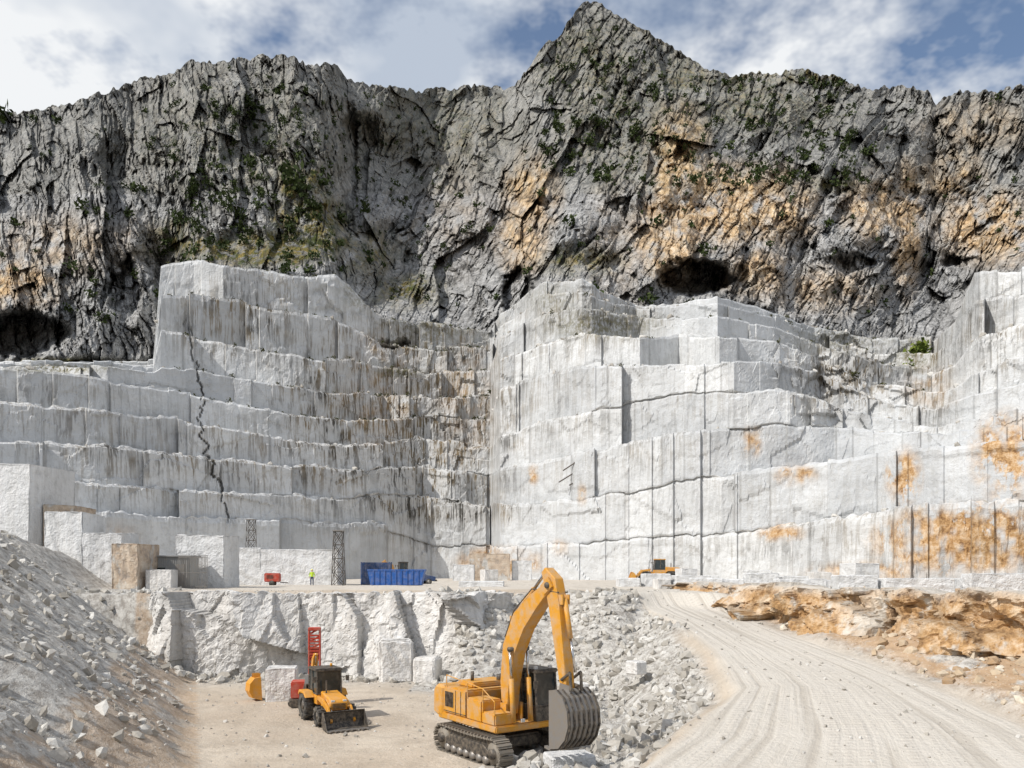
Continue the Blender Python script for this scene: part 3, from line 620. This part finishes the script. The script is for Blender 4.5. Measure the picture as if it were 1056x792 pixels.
rods(ex,'cab_guard',[((1.62,.55+i*.2,2.1),(1.52,.55+i*.2,3.3)) for i in range(5)],.014,DRK)
YB0=-.18
bc=[(.85,1.75),(.85,3.0),(1.1,4.3),(1.75,5.4),(2.7,6.15),(3.6,6.75)];prism(ex,'boom',thick(bc,[.18,.30,.40,.42,.30,.18]),YB0-.27,YB0+.27,YEL,.03)
boxes(ex,'boom_foot',[((.85,YB0+y,1.75),(.6,.08,.9),0) for y in(-.36,.36)],YEL)
for y in(-.40,.40): cyl2(ex,'boom_cylinder',(1.65,YB0+y,1.55),(1.4,YB0+y,4.3),.10,.6)
rod(ex,'boom_pin',(1.4,YB0-.46,4.3),(1.4,YB0+.46,4.3),.09,DRK)
sc_=[(3.2,7.3),(3.6,6.85),(3.85,6.0),(4.15,4.4),(4.4,2.95)];prism(ex,'stick',thick(sc_,[.14,.32,.30,.23,.16]),YB0-.2,YB0+.2,YEL,.025)
boxes(ex,'boom_nose',[((3.5,YB0+y,6.72),(.55,.07,.4),-.6) for y in(-.26,.26)],YEL)
rod(ex,'stick_pin',(3.6,YB0-.36,6.75),(3.6,YB0+.36,6.75),.11,DRK)
cyl2(ex,'stick_cylinder',(1.2,YB0,5.5),(3.2,YB0,7.3),.11,.6)
boxes(ex,'cylinder_lug',[((1.25,YB0+y,5.35),(.3,.06,.4),0) for y in(-.16,.16)],YEL)
cyl2(ex,'bucket_cylinder',(4.22,YB0,6.3),(4.8,YB0,3.75),.09,.55)
boxes(ex,'stick_lug',[((4.15,YB0+y,6.25),(.3,.05,.35),0) for y in(-.14,.14)],YEL)
for y in(-.24,.24):
    rods(ex,'bucket_link',[((4.8,YB0+y,3.75),(4.32,YB0+y,3.45)),((4.8,YB0+y,3.75),(4.85,YB0+y,3.1))],.055,DRK,8)
rods(ex,'hydraulic_hoses',[((.9,YB0+y,2.2),(.58,YB0+y,3.2)) for y in(-.15,0.,.15)]+[((.58,YB0+y,3.2),(.76,YB0+y,4.7)) for y in(-.15,0.,.15)]+[((.76,YB0+y,4.7),(1.35,YB0+y,5.75)) for y in(-.18,.18)]+[((1.35,YB0+y,5.75),(2.5,YB0+y,6.6)) for y in(-.18,.18)]+[((2.5,YB0+y,6.6),(4.1,YB0+y,6.5)) for y in(-.18,.18)]+[((1.4,YB0+.29,5.4),(3.1,YB0+.29,6.4))],.026,DRK,6)
bp=[(4.25,3.1),(4.6,3.15),(4.98,2.92),(5.22,2.5),(5.27,2.0),(5.1,1.55),(4.75,1.2),(4.25,1.1)]
shell(ex,'bucket',bp,YB0-.72,YB0+.72,STL)
rb=[]
for i in range(len(bp)-2):
    a=Vector((bp[i+1][0],0,bp[i+1][1]));b=Vector((bp[i+2][0],0,bp[i+2][1]));m_=(a+b)/2;L_=(b-a).length;an=math.atan2(-(b-a).z,(b-a).x)
    for y in [-.66+.22*j for j in range(7)]: rb.append(((m_.x+.03,YB0+y,m_.z-.01),(L_*1.05,.06,.09),an))
boxes(ex,'bucket_wear_strips',rb,DRK)
boxes(ex,'bucket_teeth',[((4.1,YB0-.62+.31*j,1.08),(.36,.12,.09),.12) for j in range(5)],STL)
boxes(ex,'bucket_ears',[((4.55,YB0+y,3.1),(.6,.06,.42),.1) for y in(-.25,.25)],STL)
boxes(ex,'work_lamps',[((1.72,-.2,1.62),(.08,.16,.12),0),((1.45,.6,3.52),(.08,.16,.12),0),((1.45,1.3,3.52),(.08,.16,.12),0)],WHT)

# ------------------------------------------------------------------ BACKHOE LOADER
bh=empty('backhoe_loader',(-8.8,38.2,float(gz(-8.8,38.2))),math.radians(-60),0,.86)
for y,s in((-.95,-1),(.95,1)):
    wheel(bh,'rear_wheel',-.75,y,.74,.74,.48,s);wheel(bh,'front_wheel',1.5,y*.93,.5,.5,.34,s)
box(bh,'chassis',-1.5,2.0,-.4,.4,.5,.85,DRK,.04);rod(bh,'front_axle',(1.5,-.85,.5),(1.5,.85,.5),.1,DRK);rod(bh,'rear_axle',(-.75,-.85,.74),(-.75,.85,.74),.14,DRK)
prism(bh,'hood',[(.45,.85),(2.15,.85),(2.2,1.25),(2.0,1.45),(.45,1.68)],-.48,.48,ORG,.05);boxes(bh,'grille',[((2.2,0,.92+i*.07),(.03,.7,.03),0) for i in range(5)],DRK)
box(bh,'headlamps',2.05,2.16,-.42,-.22,1.25,1.38,WHT,.01);box(bh,'headlamps',2.05,2.16,.22,.42,1.25,1.38,WHT,.01)
for y in(-.95,.95): prism(bh,'rear_fender',[(-1.5,1.35),(-1.3,1.6),(-.3,1.62),(.05,1.3),(-.1,1.28),(-.4,1.5),(-1.2,1.5),(-1.4,1.3)],y-.25,y+.25,ORG,.02)
cabin(bh,-1.1,.5,-.7,.7,.95,2.8,ORG,DRK,.1)
rod(bh,'beacon',(-.5,.4,2.88),(-.5,.4,3.05),.07,ORG,10);rod(bh,'exhaust',(.9,-.3,1.5),(.9,-.3,2.3),.045,DRK,8)
for y in(-.62,.62):
    prism(bh,'loader_arm',thick([(.35,1.35),(1.3,1.25),(2.2,.95),(2.85,.35)],[.1,.13,.13,.08]),y-.06,y+.06,ORG,.01);cyl2(bh,'lift_cylinder',(.6,y,.8),(1.9,y,.95),.06);cyl2(bh,'tilt_cylinder',(1.6,y*.8,1.35),(2.75,y*.8,.75),.05)
shell(bh,'front_bucket',[(3.0,.95),(2.8,.85),(2.75,.35),(2.95,.06),(3.65,.03)],-1.1,1.1,DRK)
boxes(bh,'front_bucket_edge',[((3.6,0,.05),(.25,2.2,.05),0)],STL);boxes(bh,'front_bucket_teeth',[((3.78,-1.+.285*i,.05),(.2,.08,.05),0) for i in range(8)],STL)
box(bh,'backhoe_frame',-1.75,-1.5,-1.0,1.0,.55,1.15,ORG,.03)
for y in(-.85,.85): box(bh,'stabilizer_leg',-1.8,-1.6,y-.08,y+.08,.15,1.3,ORG,.02);box(bh,'stabilizer_pad',-1.9,-1.5,y-.2,y+.2,.02,.12,DRK,.01)
prism(bh,'backhoe_boom',thick([(-1.85,.9),(-2.5,1.9),(-2.35,3.0),(-2.2,3.3)],[.12,.16,.13,.08]),-.14,.14,ORG,.02)
prism(bh,'backhoe_dipper',thick([(-2.1,3.45),(-2.45,3.1),(-3.0,1.6)],[.08,.14,.08]),-.11,.11,ORG,.02)
cyl2(bh,'backhoe_cylinder',(-2.4,0,2.0),(-2.1,0,3.45),.06)
shell(bh,'backhoe_bucket',[(-2.9,1.6),(-3.3,1.6),(-3.6,1.2),(-3.45,.75),(-3.05,.6)],-.32,.32,DRK)

dr=empty('drilling_rig',(-10.65,41.8,float(gz(-10.5,41.8))),math.radians(12))
for y in(-.5,.5):
    prism(dr,'crawler',[(-.9,.1),(-.75,0),(.75,0),(.9,.1),(.95,.25),(.8,.42),(-.8,.42),(-.95,.25)],y-.14,y+.14,DRK,.02)
box(dr,'power_pack',-.8,.1,-.55,.55,.45,1.3,RED,.05);box(dr,'control_panel',-.1,.1,-.7,-.5,1.2,1.7,GRY,.02)
for y in(-.28,.28):
    for x in(.1,.65): rod(dr,'mast_rail',(x,y,.3),(x,y,3.95),.05,RED,6)
sg=[]
for i in range(9):
    z=.5+i*.4;sg+=[((.1,-.28,z),(.1,.28,z+.4 if i<8 else z)),((.65,-.28,z),(.65,.28,z)),((.1,-.28,z),(.65,-.28,z+.3)),((.1,.28,z),(.65,.28,z+.3))]
rods(dr,'mast_bracing',sg,.03,RED);box(dr,'drill_head',.16,.6,-.24,.24,2.3,3.0,RED,.04);rod(dr,'drill_rod',(.4,0,.05),(.4,0,2.4),.05,STL,8);box(dr,'mast_crown',.05,.7,-.38,.38,3.9,4.05,RED,.03)
boxes(dr,'mast_slats',[((.38,-.3,2.7+.16*i),(.56,.04,.09),0) for i in range(7)],RED)

sb=empty('excavator_bucket',(-13.8,43.6,float(gz(-13.8,43.6))),math.radians(215),0,.72)
shell(sb,'bucket_shell',[(-.1,1.75),(.35,1.7),(.7,1.3),(.75,.75),(.5,.25),(-.2,.03)],-.5,.5,ORG);boxes(sb,'bucket_ribs',[((.55,y,.9),(.1,.06,1.0),0) for y in(-.4,0,.4)],DRK);boxes(sb,'bucket_teeth',[((-.35,y,.04),(.3,.1,.07),0) for y in(-.4,-.13,.13,.4)],STL);boxes(sb,'bucket_ears',[((.1,y,1.85),(.5,.06,.35),0) for y in(-.2,.2)],ORG)

# ------------------------------------------------------------------ WHEEL LOADER (far, on platform)
wl=empty('wheel_loader',(18.9,104,5.5),math.radians(176),0,.95)
for x in(-1.7,1.7):
    for y,s in((-1.15,-1),(1.15,1)): wheel(wl,'wheel',x,y,.85,.85,.6,s)
box(wl,'front_frame',.5,2.3,-.6,.6,.7,1.6,YEL,.06);prism(wl,'rear_hood',[(-3.2,1.0),(-.9,1.0),(-.9,2.3),(-2.7,2.2),(-3.2,1.9)],-.85,.85,YEL,.06);box(wl,'counterweight',-3.4,-3.0,-1.1,1.1,.8,1.6,DRK,.05)
cabin(wl,-.9,.6,-.75,.75,1.3,3.3,YEL,YEL,.12)
for y in(-.6,.6): prism(wl,'lift_arm',thick([(1.1,1.9),(2.2,1.7),(3.2,.7)],[.12,.2,.12]),y-.08,y+.08,YEL,.02)
cyl2(wl,'tilt_cylinder',(1.,0,2.0),(2.8,0,1.4),.09)
shell(wl,'bucket',[(3.6,1.6),(3.2,1.35),(3.1,.7),(3.3,.25),(4.2,.12)],-1.5,1.5,YEL);rod(wl,'exhaust',(-1.7,.3,2.2),(-1.7,.3,2.8),.06,DRK,8)
for x in(-1.7,1.7):
    for y in(-1.15,1.15): prism(wl,'fender',[(x-.9,1.5),(x-.6,1.8),(x+.6,1.8),(x+.9,1.5),(x+.55,1.72),(x-.55,1.72)],y-.3,y+.3,YEL,0)

# ------------------------------------------------------------------ containers, shed, vehicles
def skip(name,loc,rz,L,Wd,H,mat):
    e=empty(name,loc,rz)
    shell(e,'tub',[(-L/2-.3,H),(-L/2,.15),(L/2,.15),(L/2+.3,H)],-Wd/2,Wd/2,mat)
    boxes(e,'ribs',[((-L/2+.3+i*(L-.6)/8,y,.15+H/2-.07),(.1,.1,H-.2),0) for i in range(9) for y in(-Wd/2-.05,Wd/2+.05)],mat)
    boxes(e,'rim',[((0,y,H),(L+.7,.14,.14),0) for y in(-Wd/2,Wd/2)],mat);boxes(e,'skids',[((0,y,.08),(L-.2,.15,.14),0) for y in(-.5,.5)],DRK)
    rods(e,'rollers',[((L/2-.3,-Wd/2,.1),(L/2-.3,Wd/2,.1))],.1,DRK);return e
skip('waste_skip',(-12.0,84,5.52),.02,5.2,2.2,1.7,BLU)
e=empty('shipping_container',(-15.5,92,5.5),.05)
box(e,'body',-1.6,1.6,-1.1,1.1,.1,2.6,DBL,.03);boxes(e,'corrugation',[((-1.5+i*.2,-1.12,1.35),(.08,.06,2.2),0) for i in range(16)],DBL);boxes(e,'corner_posts',[((x,y,1.35),(.14,.14,2.6),0) for x in(-1.58,1.58) for y in(-1.09,1.09)],DBL)
def car(name,loc,rz,mat,sc=1.):
    e=empty(name,loc,rz,0,sc)
    p=[(-2.4,.45),(2.3,.45),(2.35,.95),(1.2,1.1),(.6,1.65),(-.7,1.7),(-.9,1.1),(-2.4,1.1)]
    prism(e,'body',p,-.9,.9,mat,.06)
    for s in(-1,1):
        prism(e,'side_window',[(x*.9,z) for x,z in [(1.1,1.12),(.6,1.55),(-.7,1.58),(-.75,1.12)]],s*.9,s*.92,GLS,0)
        for x in(-1.5,1.5): rod(e,'wheel',(x,s*.68,.36),(x,s*.93,.36),.36,RUB,18);rod(e,'wheel_rim',(x,s*.92,.36),(x,s*.95,.36),.2,STL,12)
    prism(e,'windscreen',[(1.17,1.13),(1.2,1.15),(.66,1.62),(.62,1.6)],-.75,.75,GLS,0)
    boxes(e,'bumpers',[((2.45,0,.5),(.15,1.7,.2),0),((-2.45,0,.5),(.15,1.7,.2),0)],DRK);return e
car('pickup_truck',(-11.6,96,5.5),math.radians(20),DBL)
me=empty('mini_excavator',(-13.6,100,5.5),math.radians(200))
for y in(-.7,.7): prism(me,'track',[(-1.1,.15),(-.9,0),(.9,0),(1.1,.15),(1.1,.45),(.9,.6),(-.9,.6),(-1.1,.45)],y-.2,y+.2,DRK,.03)
box(me,'body',-1.1,.6,-.9,.9,.7,1.6,DRK,.1);cabin(me,-.5,.6,-.1,.8,1.0,2.7,DRK,DRK,.08);prism(me,'boom',thick([(.8,1.),(1.3,2.3),(2.3,2.8)],[.12,.2,.1]),-.45,-.2,YEL,.02);prism(me,'arm',thick([(2.1,3.0),(2.4,2.7),(2.7,1.7)],[.08,.14,.08]),-.43,-.22,YEL,.02)
shell(me,'bucket',[(2.6,1.7),(3.,1.6),(3.1,1.2),(2.8,.95),(2.5,.9)],-.7,.1,DRK)
sh=empty('site_shed',(-30.2,72,5.6),.06)
box(sh,'walls',-1.7,1.7,-1.2,1.2,0,2.75,GRY,.02);boxes(sh,'corrugation',[((-1.6+i*.16,-1.22,1.35),(.06,.05,2.6),0) for i in range(21)],GRY)
box(sh,'roof',-1.9,1.9,-1.4,1.4,2.75,2.87,GRY,.02);box(sh,'door',.5,1.3,-1.27,-1.24,.05,2.1,STL,.005);box(sh,'window',-1.2,-.4,-1.27,-1.24,1.1,1.8,GLS,.005)
fn=empty('steel_fence_panels',(-27.6,69.5,5.55),-.1)
rods(fn,'panel_bars',[((-1.3+i*.13,0,0),(-1.3+i*.13,0,2.9)) for i in range(21)]+[((-1.3,0,z),(1.3,0,z)) for z in(.2,1.4,2.7)],.025,STL,5)
gn=empty('air_compressor',(-25.6,86,5.5),.1)
box(gn,'canopy',-.8,.8,-.5,.5,.45,1.4,RED,.08);rods(gn,'tow_bar',[((.8,0,.4),(1.6,0,.35))],.05,DRK);boxes(gn,'vents',[((-.5+i*.12,-.52,1.),(.05,.03,.4),0) for i in range(6)],DRK)
for s in(-1,1): rod(gn,'wheel',(0,s*.45,.3),(0,s*.62,.3),.3,RUB,16)
bl=empty('water_barrel',(-34.5,86,5.5));rod(bl,'barrel_body',(0,0,0),(0,0,1.1),.38,BLU,20);rod(bl,'barrel_lid',(0,0,1.1),(0,0,1.16),.3,DRK,16);rod(bl,'barrel_hoop',(0,0,.5),(0,0,.56),.4,DRK,20)
def lattice(name,loc,h,w):
    e=empty(name,loc);S=[]
    for sx in(-1,1):
        for sy in(-1,1): S.append(((sx*w/2,sy*w/2,0),(sx*w*.35,sy*w*.35,h)))
    n=int(h/w);
    for i in range(n):
        z0=h*i/n;z1=h*(i+1)/n;a=w/2-(w*.15)*i/n;b=w/2-(w*.15)*(i+1)/n
        for s in(-1,1): S+=[((-a,s*a,z0),(b,s*b,z1)),((a,s*a,z0),(-b,s*b,z1)),((s*a,-a,z0),(s*b,b,z1)),((-b,s*b,z1),(b,s*b,z1)),((s*b,-b,z1),(s*b,b,z1))]
    rods(e,'lattice_frame',S,.04,DRK,5);box(e,'platform',-w*.45,w*.45,-w*.45,w*.45,h,h+.1,STL,.01);box(e,'foot_plate',-w*.6,w*.6,-w*.6,w*.6,-.1,.05,STL,.01)
lattice('lattice_tower',(-19.1,88.5,5.5),6.0,1.3);lattice('lattice_tower',(-42.5,131,5.5),10,1.6)
bb=empty('steel_beams',px_to_world(592,487,155.5));q=[((-3,-.5,-2.),(2.8,-.5,1.6)),((-2.2,-.8,.2),(.2,-.8,1.8)),((-1,-.6,-2.6),(2.5,-.6,-.6))];rods(bb,'beams',q,.12,DRK,6)

# ------------------------------------------------------------------ WORKER
def worker(name,loc,rz):
    e=empty(name,loc,rz)
    V={'pel':(0,0,.95),'wa':(0,0,1.1),'ch':(0,0,1.35),'nk':(0,0,1.5),'hd':(.01,0,1.58)}
    E=[('pel','wa'),('wa','ch'),('ch','nk'),('nk','hd')];Rr={'pel':.15,'wa':.14,'ch':.17,'nk':.06,'hd':.06}
    for s,n in((1,'l'),(-1,'r')):
        V.update({'hip'+n:(0,s*.1,.9),'kn'+n:(.04*s+.02,s*.12,.5),'an'+n:(.08*s-.02,s*.13,.09),'to'+n:(.08*s+.16,s*.15,.04),'sh'+n:(0,s*.19,1.42),'el'+n:(-.03,s*.27,1.14),'wr'+n:(.12,s*.27,.94),'pa'+n:(.16,s*.27,.88)})
        E+=[('pel','hip'+n),('hip'+n,'kn'+n),('kn'+n,'an'+n),('an'+n,'to'+n),('ch','sh'+n),('sh'+n,'el'+n),('el'+n,'wr'+n),('wr'+n,'pa'+n)]
        Rr.update({'hip'+n:.1,'kn'+n:.07,'an'+n:.05,'to'+n:.05,'sh'+n:.075,'el'+n:.05,'wr'+n:.033,'pa'+n:.035})
        for f in range(5):
            V['f%d'%f+n]=(.21-.01*abs(f-2)-(.03 if f==4 else 0),s*(.235+.022*f),.80+.01*f);E.append(('pa'+n,'f%d'%f+n));Rr['f%d'%f+n]=.009
    ks=list(V);m=bpy.data.meshes.new(name+'_body');m.from_pydata([V[k] for k in ks],[(ks.index(a),ks.index(b)) for a,b in E],[])
    o=link(bpy.data.objects.new('body',m));o.parent=e;md=o.modifiers.new('skin','SKIN')
    for i,k in enumerate(ks): m.skin_vertices[0].data[i].radius=(Rr[k],Rr[k])
    m.skin_vertices[0].data[0].use_root=True;o.modifiers.new('sub','SUBSURF').levels=1
    dg=bpy.context.evaluated_depsgraph_get();me2=bpy.data.meshes.new_from_object(o.evaluated_get(dg));o.modifiers.clear();o.data=me2
    me2.materials.clear()
    for mm in(CLO,HIV,SKN,DRK): me2.materials.append(mm)
    for p in me2.polygons:
        c=p.center;p.use_smooth=True;p.material_index=3 if c.z<.12 else 1 if (c.z>1.0 and c.z<1.49 and abs(c.y)<.33) else 2 if (c.z>=1.49 or (abs(c.y)>.2 and c.z<.96 and c.z>.75)) else 0
    bm=bmesh.new();bmesh.ops.create_uvsphere(bm,u_segments=16,v_segments=12,radius=1)
    for v in bm.verts: v.co=Vector((v.co.x*.1+.015,v.co.y*.078,v.co.z*.12+1.66))
    fin_bm(bm,'head',SKN,e,True);bm=bmesh.new();bmesh.ops.create_uvsphere(bm,u_segments=16,v_segments=10,radius=1)
    for v in bm.verts: v.co=Vector((v.co.x*.13+.01+(.03 if v.co.x>.5 and v.co.z<.1 else 0),v.co.y*.11,max(v.co.z,-.05)*.11+1.69))
    fin_bm(bm,'helmet',HEL,e,True)
    rod(e,'nose',(.1,0,1.66),(.135,0,1.64),.014,SKN,8);boxes(e,'eyes',[((.107,y,1.67),(.012,.02,.01),0) for y in(-.03,.03)],DRK);boxes(e,'mouth',[((.108,0,1.6),(.01,.045,.008),0)],RED);boxes(e,'ears',[((0,y,1.655),(.03,.015,.05),0) for y in(-.08,.08)],SKN)
worker('worker',(-21.4,86,5.52),math.radians(-80))

# ------------------------------------------------------------------ LIGHT / SKY
sun=bpy.data.lights.new('sun','SUN');sun.energy=3.9;sun.angle=math.radians(.5);sun.color=(1,.96,.90)
so=link(bpy.data.objects.new('sun',sun));sd=Vector((-.60,-.38,.70)).normalized();so.rotation_euler=sd.to_track_quat('Z','Y').to_euler();so.location=(-50,-40,120)
w=bpy.data.worlds.new('World');scene.world=w;w.use_nodes=True;T=w.node_tree;N=T.nodes;bg=N['Background'];out=N['World Output']
sky=N.new('ShaderNodeTexSky');sky.sky_type='NISHITA';sky.sun_disc=False;sky.sun_elevation=math.asin(sd.z);sky.sun_rotation=math.atan2(sd.x,sd.y);sky.dust_density=2.5
T.links.new(sky.outputs[0],bg.inputs[0]);bg.inputs[1].default_value=.14
tc=N.new('ShaderNodeTexCoord');sx=N.new('ShaderNodeSeparateXYZ');T.links.new(tc.outputs['Generated'],sx.inputs[0])
def mth(op,a,b):
    n=N.new('ShaderNodeMath');n.operation=op
    for i,v in((0,a),(1,b)):
        if hasattr(v,'is_output'): T.links.new(v,n.inputs[i])
        else: n.inputs[i].default_value=v
    return n.outputs[0]
zz_=mth('ADD',mth('MAXIMUM',sx.outputs[2],0.),.30);cx=mth('DIVIDE',sx.outputs[0],zz_);cy=mth('DIVIDE',sx.outputs[1],zz_)
cb=N.new('ShaderNodeCombineXYZ');T.links.new(cx,cb.inputs[0]);T.links.new(cy,cb.inputs[1]);cb.inputs[2].default_value=3.3
nz=N.new('ShaderNodeTexNoise');nz.inputs['Scale'].default_value=2.5;nz.inputs['Detail'].default_value=6;nz.inputs['Roughness'].default_value=.6;T.links.new(cb.outputs[0],nz.inputs[0])
cr_=N.new('ShaderNodeValToRGB');cr_.color_ramp.elements[0].position=.42;cr_.color_ramp.elements[1].position=.53;T.links.new(nz.outputs[0],cr_.inputs[0])
nz2=N.new('ShaderNodeTexNoise');nz2.inputs['Scale'].default_value=4.2;nz2.inputs['Detail'].default_value=4;T.links.new(cb.outputs[0],nz2.inputs[0])
c2=N.new('ShaderNodeValToRGB');e=c2.color_ramp.elements;e[0].position=.40;e[0].color=(.54,.61,.72,1);e[1].position=.56;e[1].color=(.96,.98,1,1);T.links.new(nz2.outputs[0],c2.inputs[0])
bg2=N.new('ShaderNodeBackground');bg2.inputs[1].default_value=.93;T.links.new(c2.outputs[0],bg2.inputs[0])
ms=N.new('ShaderNodeMixShader');T.links.new(cr_.outputs[0],ms.inputs[0]);T.links.new(bg.outputs[0],ms.inputs[1]);T.links.new(bg2.outputs[0],ms.inputs[2]);T.links.new(ms.outputs[0],out.inputs[0])

cam=bpy.data.cameras.new('camera');co=link(bpy.data.objects.new('camera',cam));co.location=(0,0,EYE);co.rotation_euler=(math.radians(90),0,0)
cam.sensor_width=36;cam.lens=F/1056*36;cam.shift_y=(590-396)/1056;cam.clip_end=9000;cam.clip_start=.1
scene.camera=co
scene.view_settings.view_transform='Standard';scene.view_settings.look='None';scene.view_settings.exposure=0
